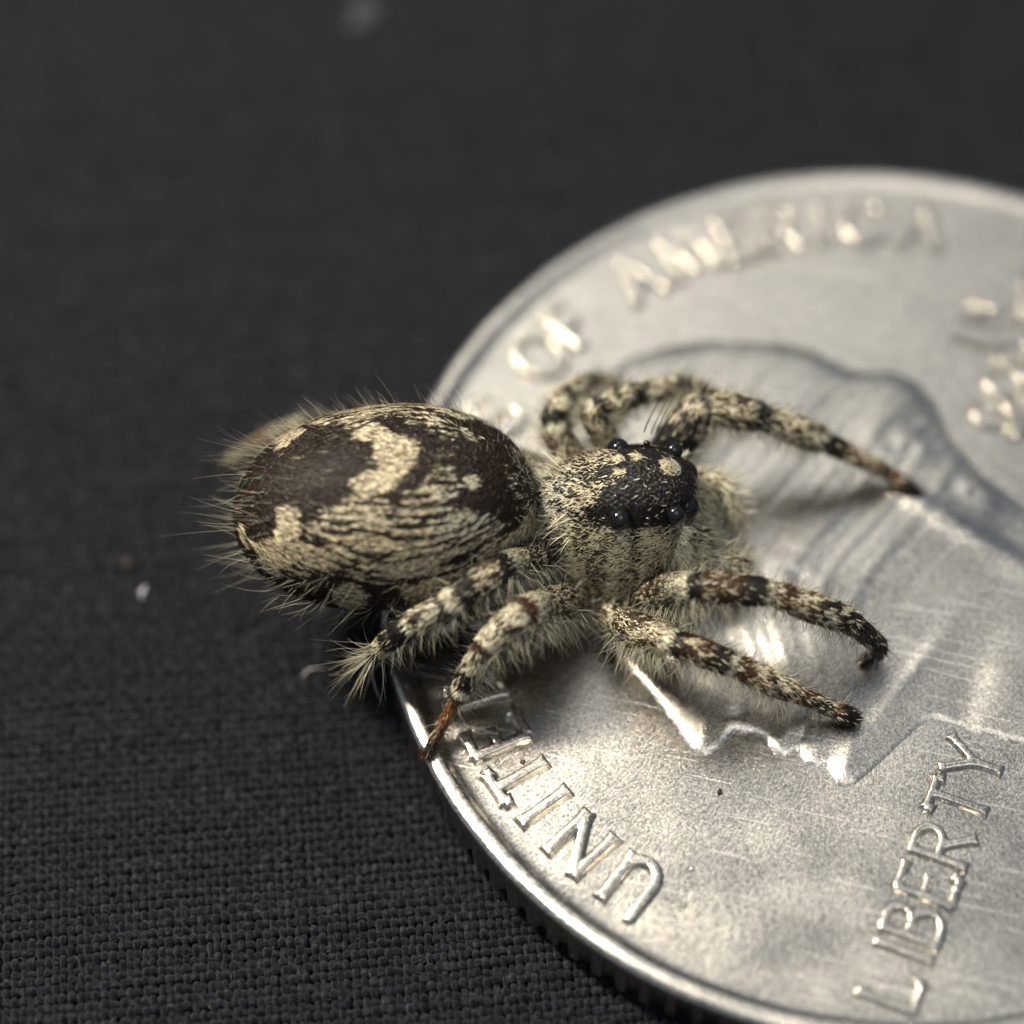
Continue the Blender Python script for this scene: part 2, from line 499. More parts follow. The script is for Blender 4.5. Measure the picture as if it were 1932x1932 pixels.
def letter(ch, pos, up_ang, H, stroke=0.118, high=0.148, label=None):
    """raised letter; pos = centre on the coin, up_ang = direction of the letter's top"""
    st = GL[ch]
    allp = np.array([p for s in st for p in s])
    wdt = allp[:, 0].max()
    cell = 0.030 / H
    pad = 0.22
    X, Y = np.meshgrid(np.arange(-pad, wdt + pad, cell), np.arange(-pad, 1 + pad, cell))
    d = np.full(X.shape, -1.0)
    for s in st:
        for k in range(len(s) - 1):
            dist, t = seg_dist(X, Y, s[k], s[k + 1])
            if len(s) == 2 and ch != '.':
                (ax, ay), (bx, by) = s
                ln = math.hypot(bx - ax, by - ay)
                ux, uy = (bx - ax) / ln, (by - ay) / ln
                al = (X - ax) * ux + (Y - ay) * uy
                pe = np.abs(-(X - ax) * uy + (Y - ay) * ux)
                hw = stroke * (1 + 0.30 * np.abs(2 * np.clip(al / ln, 0, 1) - 1) ** 5)
                d = np.maximum(d, np.minimum(hw - pe, np.minimum(al, ln - al) + 0.045))
            else:
                d = np.maximum(d, stroke - dist)
    dm = d * H
    tt = np.clip((dm + 0.01) / 0.075, 0, 1)
    z = high * (tt * tt * (3 - 2 * tt)) + 0.012 * np.clip(dm / 0.15, 0, 1)
    z = np.where(dm < -0.01, -0.03, z)
    m = dm > -0.01
    ky = np.zeros_like(m)
    for a in (-1, 0, 1):
        for b in (-1, 0, 1):
            ky |= np.roll(np.roll(m, a, 0), b, 1)
    up = np.array([math.cos(up_ang), math.sin(up_ang)])
    rt = np.array([up[1], -up[0]])
    lx = (X - wdt / 2) * H
    ly = (Y - 0.5) * H
    px = pos[0] + lx * rt[0] + ly * up[0]
    py = pos[1] + lx * rt[1] + ly * up[1]
    n0, n1 = X.shape
    idx = np.arange(n0 * n1).reshape(n0, n1)
    q = np.stack([idx[:-1, :-1], idx[:-1, 1:], idx[1:, 1:], idx[1:, :-1]], -1)
    kq = ky[:-1, :-1] & ky[:-1, 1:] & ky[1:, 1:] & ky[1:, :-1]
    f = q[kq]
    used, inv = np.unique(f, return_inverse=True)
    V = np.stack([px, py, FIELD + z], -1).reshape(-1, 3)[used]
    o = mesh_obj('letter' if ch != '.' else 'raised_dot', V, inv.reshape(-1, 4), M_COIN, coin)
    return o


# legend round the rim: angles of the letter centres, read off clockwise
LEG = [('U', 246.8), ('N', 238.3), ('I', 231.7), ('T', 226.0), ('E', 219.2), ('D', 211.6),
       ('S', 200.5), ('T', 194.5), ('A', 188.0), ('T', 181.5), ('E', 175.0), ('S', 168.4),
       ('O', 156.7), ('F', 149.8), ('A', 137.2), ('M', 128.8), ('E', 121.0), ('R', 114.3), ('I', 108.9), ('C', 102.8), ('A', 94.2)]
for ch, a in LEG:
    a = math.radians(a)
    letter(ch, (10.34 * math.cos(a), 10.34 * math.sin(a)), a, 1.38)
UPA = CR + math.pi / 2
for ch, xl in zip('LIBERTY', (-10.11, -9.26, -8.46, -7.43, -6.40, -5.28, -4.18)):
    letter(ch, xl * EX - 3.58 * EY, UPA, 1.34, stroke=0.100, high=0.11)
for txt, x0, y0 in (('IN', 7.0, 0.03), ('GOD', 5.15, -1.1), ('WE', 8.5, -1.1), ('TRUST', 5.0, -2.3)):
    for k, ch in enumerate(txt):
        letter(ch, (x0 + k * 1.0) * EX + y0 * EY, UPA, 1.0, stroke=0.11, high=0.13)
for u, v in ((1305, 1640), (1290, 1708)):
    letter('.', at(u, v, FIELD)[:2], 0.4, 0.7, stroke=0.12, high=0.05)

# raised head in profile: outline in the coin's own frame (x right, y up)
PO = np.array([(-3.7, 6.9), (-4.1, 6.4), (-4.41, 5.87), (-4.78, 4.91), (-5.15, 4.25), (-5.5, 3.7), (-6.0, 3.0), (-6.38, 2.45), (-6.4, 2.15), (-6.1, 1.9), (-5.6, 1.75),
               (-5.45, 1.4), (-5.47, 1.08), (-5.72, .75), (-5.75, .45), (-5.5, .2), (-5.72, -.05), (-5.7, -.3), (-5.58, -.5), (-5.9, -.8), (-5.95, -1.05), (-5.75, -1.3),
               (-5.4, -1.48), (-4.39, -1.91), (-3.75, -2.2), (-3.49, -2.45), (-3.44, -3.5), (-3.35, -4.5), (-3.2, -6.2), (-2.5, -7.4), (-.5, -8.4), (1.5, -8.7), (2.9, -8.0),
               (3.3, -6.4), (3.0, -4.6), (2.87, -2.6), (3.5, -1.2), (4.2, -.3), (5.0, .3), (5.45, 1.0), (5.5, 1.6), (5.2, 2.3), (5.15, 2.8), (5.35, 3.6), (5.25, 4.5),
               (4.75, 6.0), (4.1, 7.1), (3.4, 7.85), (2.5, 8.35), (1.2, 8.6), (-.5, 8.5), (-2.2, 8.0), (-3.1, 7.5)])


def poly_sdf(X, Y, P):
    d = np.full(X.shape, 1e9)
    ins = np.zeros(X.shape, bool)
    for k in range(len(P)):
        a, b = P[k], P[(k + 1) % len(P)]
        dd, _ = seg_dist(X, Y, a, b)
        d = np.minimum(d, dd)
        c = (a[1] > Y) != (b[1] > Y)
        xi = (b[0] - a[0]) * (Y - a[1]) / (b[1] - a[1] + 1e-12) + a[0]
        ins ^= c & (X < xi)
    return np.where(ins, d, -d)


gxx, gyy = np.meshgrid(np.arange(-6.8, 6.2, 0.06), np.arange(-9.3, 8.9, 0.06))
sd = poly_sdf(gxx, gyy, PO)
FY = 0.4
sdp = np.clip(sd, 0, None)
es = np.clip(sdp / 0.17, 0, 1)
hz = 0.048 * es * es * (3 - 2 * es) + 0.24 * (1 - np.exp(-sdp / 2.0))


def blob(cx, cy, sx, sy, amp, rot=0.0):
    c, s = math.cos(rot), math.sin(rot)
    cy = cy + FY
    a = (gxx - cx) * c + (gyy - cy) * s
    b = -(gxx - cx) * s + (gyy - cy) * c
    return amp * np.exp(-(a / sx) ** 2 - (b / sy) ** 2)


# hair: combed waves sweeping back from the brow into the queue
hairm = 1 / (1 + np.exp(-((gxx + 2.6) + 0.35 * (gyy - 5.0) * -1 + 0.25 * (gyy - 2)) / 0.35))
hairm *= 1 / (1 + np.exp(-(gyy + 1.2 + 0.35 * (gxx - 2)) / 0.4))
rw = np.hypot(gxx + 0.5, (gyy - 2.0) * 0.95)
ph_ = gyy + 0.075 * (gxx - 0.2) ** 2 + 0.25 * np.sin(gxx * 0.8)
wv = np.sin(ph_ * 3.6 + 0.9 * np.sin(gxx * 0.9 + 1)) * 0.55 + 0.35 * np.sin(ph_ * 7.4 + gxx * 0.7 + np.sin(gyy * 1.3)) + 0.2 * np.sin(ph_ * 15 + 2 * np.sin(gxx * 1.1))
hz = hz + hairm * np.clip(sdp / 0.5, 0, 1) * (0.016 * wv + 0.05)
# curls at the back and the ribbon
for cx, cy in ((3.4, 0.6), (4.4, -0.9), (2.7, -1.3)):
    rr = np.hypot(gxx - cx, gyy - cy)
    hz = hz + np.exp(-(rr / 0.95) ** 2) * (0.06 + 0.016 * np.sin(rr * 7 + np.arctan2(gyy - cy, gxx - cx)))
# face: brow, eye socket, cheek, nostril wing, lips, jaw, ear
hz = hz + blob(-4.2, 3.3, 0.75, 0.25, 0.05, 0.35) + blob(-4.05, 2.75, 0.5, 0.28, -0.07) + blob(-4.0, 2.72, 0.25, 0.16, 0.05)
hz = hz + blob(-3.2, 0.8, 1.2, 1.0, 0.05) + blob(-5.3, 1.45, 0.3, 0.24, 0.05) + blob(-5.2, 0.28, 0.35, 0.12, 0.015) + blob(-5.1, -0.15, 0.5, 0.07, -0.02)
hz = hz + blob(-5.4, -1.35, 0.4, 0.35, 0.015) + blob(-3.0, -1.9, 1.4, 0.22, 0.05, -0.25) + blob(-1.2, 1.4, 0.4, 0.7, 0.07) + blob(-1.2, 1.4, 0.2, 0.4, -0.06)
hz = hz + blob(-2.6, -3.3, 1.2, 0.5, -0.05) + blob(1.6, -1.7, 0.32, 2.6, 0.10, -0.25)
hz = np.where(sd < 0, -0.04, np.maximum(hz * np.clip(sdp / 0.05, 0, 1), -0.01))
mk = sd > -0.09
n0, n1 = gxx.shape
idx = np.arange(n0 * n1).reshape(n0, n1)
q = np.stack([idx[:-1, :-1], idx[:-1, 1:], idx[1:, 1:], idx[1:, :-1]], -1)
f = q[mk[:-1, :-1] & mk[:-1, 1:] & mk[1:, 1:] & mk[1:, :-1]]
used, inv = np.unique(f, return_inverse=True)
wx = gxx * EX[0] + gyy * EY[0]
wy = gxx * EX[1] + gyy * EY[1]
por = mesh_obj('portrait_relief', np.stack([wx, wy, FIELD + hz], -1).reshape(-1, 3)[used], inv.reshape(-1, 4), M_COIN, coin)
por['label'] = 'raised head in profile with tied-back hair'


# ------------------------------------------------------------------ spider
class Tube:
    """closed tube through stations; ring k has centre c, side axis a, top axis b and half sizes"""

    def __init__(self, c, a, b, ra, rb, ntheta=40, power=2.0, spread=0.0):
        self.c, self.a, self.b, self.ra, self.rb = c, a, b, ra, rb
        self.nt = ntheta
        th = np.linspace(0, 2 * np.pi, ntheta, endpoint=False)     # 0 = top, positive towards +a
        self.th = th
        e = 2.0 / power
        sn, cs = np.sin(th), np.cos(th)
        ss = np.sign(sn) * np.abs(sn) ** e
        cc = np.sign(cs) * np.abs(cs) ** e
        self.V = c[:, None] + a[:, None] * (ra[:, None] * (ss * (1 - spread * cc))[None])[..., None] + b[:, None] * (rb[:, None] * cc[None])[..., None]
        self.s = np.linspace(0, 1, len(c))

    def mesh(self):
        ns, nt = self.V.shape[:2]
        idx = np.arange(ns * nt).reshape(ns, nt)
        nx = np.roll(idx, -1, axis=1)
        f = np.stack([idx[:-1], nx[:-1], nx[1:], idx[1:]], -1).reshape(-1, 4)
        V = np.vstack([self.V.reshape(-1, 3), self.c[:1], self.c[-1:]])
        n = ns * nt
        cap = [(n, idx[0, (k + 1) % nt], idx[0, k], idx[0, k]) for k in range(nt)]
        cap += [(n + 1, idx[-1, k], idx[-1, (k + 1) % nt], idx[-1, (k + 1) % nt]) for k in range(nt)]
        return V, f, np.array([c[:3] for c in cap])

    def sample(self, n, weight=None):
        ns, nt = self.V.shape[:2]
        V = self.V
        Vn = np.roll(V, -1, axis=1)
        p00, p01, p10, p11 = V[:-1], Vn[:-1], V[1:], Vn[1:]
        nr_ = np.cross(p01 - p00, p10 - p00) + np.cross(p11 - p10, p11 - p01)
        ar = np.linalg.norm(nr_, axis=-1)
        if weight is not None:
            ar = ar * weight
        pick = rng.choice(ar.size, n, p=(ar / ar.sum()).ravel())
        i, j = np.unravel_index(pick, ar.shape)
        u, v = rng.random((n, 1)), rng.random((n, 1))
        P = (p00[i, j] * (1 - u) + p10[i, j] * u) * (1 - v) + (p01[i, j] * (1 - u) + p11[i, j] * u) * v
        N = nrm(nr_[i, j])
        ctr = self.c[i]
        N = np.where((np.sum(N * (P - ctr), -1) < 0)[:, None], -N, N)
        T = nrm(p10[i, j] - p00[i, j])
        s = (i + u[:, 0]) / (ns - 1)
        th = (j + v[:, 0]) / nt * 2 * np.pi
        th = np.where(th > np.pi, th - 2 * np.pi, th)
        return P, N, T, s, th


Z = np.array([0, 0, 1.0])
SP0 = at(960, 1010, TOPZ)
spider = empty('jumping_spider', tuple(SP0), 'hairy black and cream jumping spider standing on the coin with its abdomen over the edge', 'spider')
tubes = {}

# abdomen: rear (s=0) to front (s=1)
yaw = math.radians(17.0)
pit = math.radians(2.5)
A1 = np.array([math.cos(yaw) * math.cos(pit), math.sin(yaw) * math.cos(pit), math.sin(pit)])
A2 = nrm(np.cross(A1, Z))            # towards the viewer's side
A3 = np.cross(A2, A1)
AC = at(727, 958, 4.5)
AL, AW, AH = 3.55, 2.42, 2.30
tt = -np.cos(np.linspace(0.02, math.pi - 0.02, 90))
prof_r = np.sqrt(np.clip(1 - np.abs(tt) ** 2.25, 1e-4, 1)) * (1 + 0.03 * tt)
tubes['abdomen'] = Tube(AC + A1 * (tt * AL)[:, None], np.tile(A2, (90, 1)), np.tile(A3, (90, 1)), AW * prof_r, AH * prof_r, 96)
tubes['abdomen'].s = (tt + 1) / 2

# carapace: local x forward, origin under the rear eyes
yawc = math.radians(13.5)
K1 = np.array([math.cos(yawc), math.sin(yawc), 0])
K2 = np.array([math.sin(yawc), -math.cos(yawc), 0])      # towards the viewer
KO = at(1163, 890, 5.6)
KO[2] = 0
cp = np.array([(-2.05, 0.35, 4.2, 3.1), (-1.95, 0.65, 4.5, 2.7), (-1.6, 1.05, 4.92, 2.3), (-0.9, 1.46, 5.36, 1.8), (0, 1.62, 5.62, 1.65), (0.6, 1.62, 5.68, 1.7),
               (1.1, 1.50, 5.60, 1.9), (1.45, 1.30, 5.44, 2.3), (1.70, 1.00, 5.15, 2.9), (1.82, 0.72, 4.85, 3.2), (1.87, 0.38, 4.5, 3.6)])
xs = np.concatenate([np.linspace(-2.05, -1.6, 8)[:-1], np.linspace(-1.6, 1.5, 34)[:-1], np.linspace(1.5, 1.86, 10)])
cw, ct, cb = (np.interp(xs, cp[:, 0], cp[:, k]) for k in (1, 2, 3))
for arr in (cw, ct, cb):
    arr[1:-1] = (arr[:-2] + 2 * arr[1:-1] + arr[2:]) / 4
cc_ = KO + K1 * xs[:, None] + Z * ((ct + cb) / 2)[:, None]
tubes['carapace'] = Tube(cc_, np.tile(K2, (len(xs), 1)), np.tile(Z, (len(xs), 1)), cw, (ct - cb) / 2, 72, 2.6, 0.29)
ca0 = tubes['carapace']
hgt = (ca0.V[..., 2] - cc_[:, None, 2]) / np.maximum((ct - cb)[:, None] / 2, 1e-3)
ca0.V = ca0.V + K1 * ((0.26 * np.clip((xs - 0.2) / 1.2, 0, 1))[:, None] * (np.clip(hgt, -1, 1) - 0.75))[..., None]


def kpt(x, y, z):
    """carapace frame; y positive towards the viewer"""
    return KO + K1 * x + K2 * y + Z * z


def limb(name, joints, radii, per=14, nt=22, flat=1.0):
    J = np.array([at(*j) if len(j) == 3 else kpt(*j[:3]) for j in joints])
    n = len(J)
    t = np.linspace(0, n - 1, (n - 1) * per + 1)
    C = np.stack([np.interp(t, np.arange(n), J[:, k]) for k in range(3)], -1)
    for _ in range(7):
        C[1:-1] = (C[:-2] + 2 * C[1:-1] + C[2:]) / 4
    r = np.interp(t, [a for a, _ in radii], [b for _, b in radii])
    r[1:-1] = (r[:-2] + r[1:-1] * 2 + r[2:]) / 4
    if n == 7:
        dj = np.abs(t - np.round(t))
        r = r * (1 - 0.16 * np.exp(-(dj / 0.07) ** 2) * ((t > 1.5) & (t < 5.5)))
    T = nrm(np.gradient(C, axis=0))
    side = nrm(np.cross(J[-1] - J[0], Z))
    B = nrm(Z - T * T[:, 2:3] + 1e-3)
    bad = np.abs(T[:, 2:3])
    alt = nrm(np.cross(np.tile(side, (len(T), 1)), T))
    alt = np.where(np.sum(alt * B, -1, keepdims=True) < 0, -alt, alt)
    k = np.clip((bad - 0.6) / 0.3, 0, 1)
    B = nrm(B * (1 - k) + alt * k)
    A = np.cross(T, B)
    # blunt round ends
    rr = r.copy()
    rr[0] *= 0.3
    rr[-1] *= 0.35
    rr[-2] *= 0.8
    tb = Tube(C, A, B, rr * flat, rr, nt)
    tb.s = t
    tb.smax = n - 1
    tubes[name] = tb
    return tb


LEGS = {
    'n1': ([(1195, 1122, 2.5), (1245, 1120, 3.3), (1305, 1106, 4.9), (1455, 1118, 4.75), (1600, 1170, 3.7), (1664, 1222, 2.4), (1630, 1252, 1.78)],
           [(0, .30), (1, .42), (1.6, .40), (2, .36), (2.5, .37), (2.95, .34), (3.05, .31), (3.5, .37), (4, .33), (4.2, .26), (5, .22), (6, .17)]),
    'n2': ([(1140, 1155, 2.4), (1200, 1188, 3.2), (1270, 1212, 4.0), (1385, 1254, 3.7), (1500, 1308, 2.85), (1572, 1340, 2.25), (1616, 1356, 1.95)],
           [(0, .30), (1, .42), (1.7, .40), (2, .32), (2.5, .33), (2.95, .30), (3.05, .27), (3.5, .31), (3.95, .28), (4.1, .21), (5, .19), (5.3, .24), (6, .20)]),
    'n3': ([(1095, 1130, 2.5), (1052, 1138, 3.6), (990, 1155, 4.7), (912, 1222, 4.2), (866, 1312, 2.9), (832, 1372, 2.15), (803, 1424, 1.88)],
           [(0, .34), (1, .46), (1.9, .42), (2.1, .38), (2.6, .37), (2.95, .31), (3.1, .28), (3.5, .30), (3.9, .25), (4.1, .16), (5, .14), (6, .10)]),
    'n4': ([(1050, 1030, 3.0), (1000, 1052, 4.2), (940, 1075, 5.1), (842, 1142, 4.9), (745, 1198, 4.0), (705, 1236, 3.1), (694, 1262, 0.15)],
           [(0, .30), (1, .40), (1.9, .38), (2.1, .34), (2.6, .36), (2.95, .32), (3.1, .28), (3.6, .33), (4, .30), (4.2, .27), (5, .22), (6, .10)]),
    'f1': ([(1225, 880, 3.3), (1275, 835, 4.0), (1322, 762, 4.45), (1442, 788, 4.1), (1560, 835, 3.3), (1672, 890, 2.35), (1733, 934, 1.86)],
           [(0, .36), (1, .50), (1.8, .46), (2, .37), (2.5, .44), (2.9, .40), (3.02, .32), (3.5, .40), (3.9, .34), (4, .29), (4.2, .24), (5, .19), (5.5, .19), (6, .13)]),
    'f2': ([(1160, 870, 3.3), (1140, 825, 3.9), (1116, 775, 4.5), (1205, 742, 4.3), (1298, 728, 3.5), (1345, 745, 2.6), (1372, 772, 1.86)],
           [(0, .30), (1, .34), (1.8, .32), (2, .28), (2.5, .33), (3, .28), (3.5, .30), (4, .27), (5, .19), (6, .12)]),
    'f3': ([(1105, 890, 3.2), (1075, 862, 3.7), (1042, 803, 4.35), (1062, 752, 4.1), (1108, 720, 3.3), (1155, 722, 2.5), (1190, 742, 1.86)],
           [(0, .30), (1, .36), (1.8, .34), (2, .30), (2.5, .31), (3, .26), (3.5, .28), (4, .23), (5, .17), (6, .12)]),
    'f4': ([(1070, 915, 3.2), (1000, 880, 3.4), (880, 850, 3.5), (720, 830, 2.6), (590, 800, 1.5), (510, 822, 0.85), (428, 872, 0.2)],
           [(0, .30), (1, .36), (2, .34), (3, .30), (4, .26), (4.5, .26), (5, .2), (6, .13)]),
}
for k, (j, r) in LEGS.items():
    limb(k, j, r)
limb('palp_n', [(1.3, 0.8, 3.3, 0), (2.0, 0.95, 3.35, 0), (2.6, 0.95, 3.2, 0), (2.95, 0.75, 2.75, 0), (3.0, 0.55, 2.3, 0)],
     [(0, .22), (1, .26), (2, .25), (3, .26), (3.5, .27), (4, .16)])
limb('palp_f', [(1.3, -0.8, 3.6, 0), (2.0, -0.95, 3.75, 0), (2.55, -0.9, 3.55, 0), (2.85, -0.55, 3.0, 0), (2.9, -0.3, 2.5, 0)],
     [(0, .22), (1, .25), (2, .24), (3, .26), (3.5, .27), (4, .16)])
limb('fang_n', [(1.3, 0.45, 3.9, 0), (1.85, 0.48, 3.4, 0), (2.05, 0.45, 2.8, 0), (2.0, 0.38, 2.25, 0)], [(0, .4), (1, .5), (2, .45), (3, .22)])
limb('fang_f', [(1.3, -0.45, 3.9, 0), (1.85, -0.48, 3.4, 0), (2.05, -0.45, 2.8, 0), (2.0, -0.38, 2.25, 0)], [(0, .4), (1, .5), (2, .45), (3, .22)])
limb('waist', [(-2.4, 0.0, 3.6, 0), (-1.9, 0.0, 3.6, 0), (-1.2, 0, 3.6, 0)], [(0, .42), (1, .38), (2, .7)])
limb('underside', [(-1.7, 0.0, 3.0, 0), (-0.5, 0.0, 2.75, 0), (0.8, 0, 2.75, 0), (1.5, 0, 3.0, 0)], [(0, .45), (1, .75), (2, .75), (3, .4)])

# -------- colours
DARK = np.array([0.019, 0.011, 0.007])
BLACK = np.array([0.009, 0.008, 0.008])
CREAM = np.array([0.68, 0.60, 0.41])
PALE = np.array([0.70, 0.66, 0.50])
BROWN = np.array([0.11, 0.045, 0.018])
OLIVE = np.array([0.43, 0.385, 0.26])


def vnoise(x, y, seed=0):
    """value noise, vectorised"""
    r = np.random.default_rng(seed)
    tab = r.random((64, 64))
    xi, yi = np.floor(x).astype(int), np.floor(y).astype(int)
    fx_, fy_ = x - xi, y - yi
    fx_, fy_ = fx_ * fx_ * (3 - 2 * fx_), fy_ * fy_ * (3 - 2 * fy_)
    g_ = lambda a, b: tab[a % 64, b % 64]
    return (g_(xi, yi) * (1 - fx_) + g_(xi + 1, yi) * fx_) * (1 - fy_) + (g_(xi, yi + 1) * (1 - fx_) + g_(xi + 1, yi + 1) * fx_) * fy_


# markings of the abdomen: distance from the rear along the back, distance round from the midline (mm)
ABD = [
    ('solid', np.array([(3.46, -0.2), (4.60, -0.2), (4.55, 0.25), (4.15, 0.59), (3.83, 0.87), (3.57, 1.03), (3.16, 0.93), (3.02, 0.63), (3.31, 0.46), (3.57, 0.32)])),  # chevron
    ('solid', np.array([(5.48, 0.72), (5.60, 0.57), (5.87, 0.61), (5.89, 0.80), (5.69, 0.95), (5.51, 0.87)])),  # spot
    ('solid', np.array([(1.23, 1.08), (1.47, 0.97), (1.71, 1.14), (1.87, 1.56), (1.74, 1.88), (1.84, 2.32), (1.26, 3.02), (0.82, 3.08), (0.69, 2.45), (1.12, 1.92), (1.23, 1.54)])),  # rearpatch
    ('solid', np.array([(0.48, 2.32), (0.73, 2.49), (1.23, 3.29), (1.05, 3.70), (0.60, 3.40)])),  # rearstripe
    ('solid', np.array([(0.23, 1.63), (0.36, 1.80), (0.32, 3.13), (0.22, 2.98)])),  # rearstripe2
    ('lines', np.array([(1.77, 2.05), (2.00, 1.67), (2.52, 1.25), (3.13, 1.01), (3.68, 1.20), (3.94, 1.46), (4.30, 1.03), (4.83, 0.72), (5.36, 1.20), (5.78, 1.63), (6.37, 2.18), (6.05, 2.70), (5.10, 3.10), (3.72, 3.23), (2.34, 2.89), (1.26, 3.38)])),  # flank
    ('solid', np.array([(7.00, 1.69), (6.96, 5.13), (6.39, 5.07), (5.54, 5.03), (4.69, 5.01), (3.90, 3.97), (3.94, 3.32), (4.86, 3.19), (5.57, 3.06), (6.21, 2.68), (6.74, 2.49)])),  # frontband
    ('solid', np.array([(2.27, 3.48), (2.59, 3.21), (3.05, 3.27), (3.16, 3.67), (3.02, 4.43), (2.62, 4.82), (2.31, 4.10)])),  # lowspot
    ('faint', np.array([(6.45, -0.1), (7.1, -0.1), (7.1, 2.4), (6.75, 2.0), (6.5, 1.1)])),  # front
    ('faint', np.array([(4.76, 0.51), (5.26, 0.30), (5.42, 0.93), (5.06, 1.12)])),  # mid
]


def abdomen_cream(s, th):
    """chance that a scale is cream, 0..1; s rear to front, th from the back's midline"""
    x, y = s * 2 * AL, np.abs(th) * AW
    jx = x + 0.10 * (vnoise(x * 5, th * 8, 3) - 0.5) * 2
    jy = y + 0.10 * (vnoise(x * 5 + 30, th * 8 + 9, 4) - 0.5) * 2
    out = np.zeros_like(x)
    # wavy light and dark lines running along the flank
    yl = y + 0.085 * (x - 4.2) ** 2
    wig = vnoise(x * 0.9 + 3, yl * 1.6, 5)
    lines = 0.5 + 0.24 * np.sin(yl * 27 + 11.0 * wig) + 0.55 * (vnoise(x * 1.5 + 11, yl * 7.0, 6) - 0.5) + 0.6 * (vnoise(x * 2.6 + 5, yl * 10.0, 16) - 0.5)
    for kind, P in ABD:
        sd_ = poly_sdf(jx, jy, P)
        k = np.clip(sd_ / 0.05 + 0.5, 0, 1)
        if kind == 'solid':
            out = np.maximum(out, k * 0.97)
        elif kind == 'lines':
            k = np.clip(sd_ / 0.25 + 0.5, 0, 1)
            v = np.clip((lines - 0.44) / 0.10, 0, 1) * 0.96
            out = np.where(k > out, np.maximum(out, v * k), out)
        elif kind == 'faint':
            v = np.clip((lines - 0.50) / 0.1, 0, 1) * 0.7
            out = np.maximum(out, v * k)
        elif kind == 'dark':
            out = out * (1 - k)
    return out


def leg_shade(name, s, th):
    """share of cream, and base colour, along a leg"""
    n = vnoise(s * 9 + hash(name) % 7, th * 3.5 + 20, 8)
    base = np.tile(DARK, (len(s), 1))
    cream = np.where(n > 0.5, 0.75, 0.25)
    return n, base, cream


# banding of each leg: (from, to, cream share, tint of the rest)
BANDS = {
    'n1': [(0, 1.75, .55, DARK), (1.75, 1.95, 1.0, DARK), (1.95, 2.12, .05, BLACK), (2.12, 2.6, .22, BROWN * .35), (2.6, 2.86, .06, BLACK), (2.86, 3.03, .97, DARK), (3.03, 3.2, .1, BROWN * .4), (3.2, 3.5, .62, BROWN * .6),
           (3.5, 4.05, .5, BLACK), (4.05, 6, .12, BLACK)],
    'n2': [(0, 1.8, .6, DARK), (1.8, 2.0, .95, DARK), (2.0, 2.12, .05, BLACK), (2.12, 2.55, .25, BROWN * .35), (2.55, 2.84, .05, BLACK), (2.84, 3.02, .97, DARK), (3.02, 3.18, .1, BROWN * .4), (3.18, 3.5, .6, BROWN * .6),
           (3.5, 3.9, .5, BLACK), (3.9, 4.02, .9, DARK), (4.02, 4.35, .3, BROWN * .6), (4.35, 5.0, .4, BLACK), (5.0, 5.12, .5, BROWN), (5.12, 6, .06, BLACK)],
    'n3': [(0, 1.65, .75, DARK), (1.65, 1.9, .97, PALE), (1.9, 2.02, .05, BROWN * .5), (2.02, 2.6, .72, DARK), (2.6, 2.86, .97, PALE), (2.86, 3.02, .1, BROWN * .4), (3.02, 3.4, .8, DARK),
           (3.4, 3.75, .12, BLACK), (3.75, 3.97, .95, PALE), (3.97, 4.2, .05, BROWN * .5), (4.2, 5.0, .12, BROWN * 1.5), (5.0, 5.4, .1, BROWN * .7), (5.4, 6, .15, BLACK)],
    'n4': [(0, 1.55, .6, DARK), (1.55, 1.8, .97, PALE), (1.8, 2.0, .05, BLACK), (2.0, 2.5, .3, DARK), (2.5, 2.75, .05, BLACK), (2.75, 2.95, .97, PALE), (2.95, 3.05, .05, BLACK), (3.05, 3.65, .75, DARK),
           (3.65, 4.3, .08, BLACK), (4.3, 4.62, .9, PALE), (4.62, 4.9, .1, BLACK), (4.9, 6, .6, DARK)],
    'f1': [(0, 1.2, .05, BLACK), (1.2, 1.75, .22, BLACK), (1.75, 1.9, .6, DARK), (1.9, 2.05, .1, BLACK), (2.05, 2.75, .72, DARK), (2.75, 3.05, .12, BLACK), (3.05, 3.85, .72, DARK), (3.85, 4.2, .06, BLACK), (4.2, 4.8, .5, BROWN),
           (4.8, 5.05, .08, BLACK), (5.05, 5.4, .4, BROWN), (5.4, 6, .05, BLACK)],
    'f2': [(0, 1.85, .55, DARK), (1.85, 2.0, .8, DARK), (2.0, 2.15, .05, BLACK), (2.15, 2.7, .6, DARK), (2.7, 3, .1, BLACK), (3, 3.6, .6, DARK), (3.6, 4, .1, BLACK), (4, 6, .3, BROWN)],
    'f3': [(0, 1.75, .6, DARK), (1.75, 1.9, .95, PALE), (1.9, 2.2, .05, BLACK), (2.2, 2.8, .6, DARK), (2.8, 3.1, .08, BLACK), (3.1, 3.7, .6, DARK), (3.7, 4.2, .1, BLACK), (4.2, 6, .4, BROWN)],
    'f4': [(0, 3.8, .5, DARK), (3.8, 4.1, .1, BLACK), (4.1, 5.0, .97, DARK), (5.0, 5.3, .3, BROWN), (5.3, 6, .8, DARK)],
}


def bands(name, s):
    share = np.full(len(s), 0.5)
    base = np.tile(DARK, (len(s), 1))
    for a, b, c, col in BANDS[name]:
        m = (s >= a) & (s < b + 1e-6)
        share[m] = c
        base[m] = col if col is not PALE else DARK
    return share, base


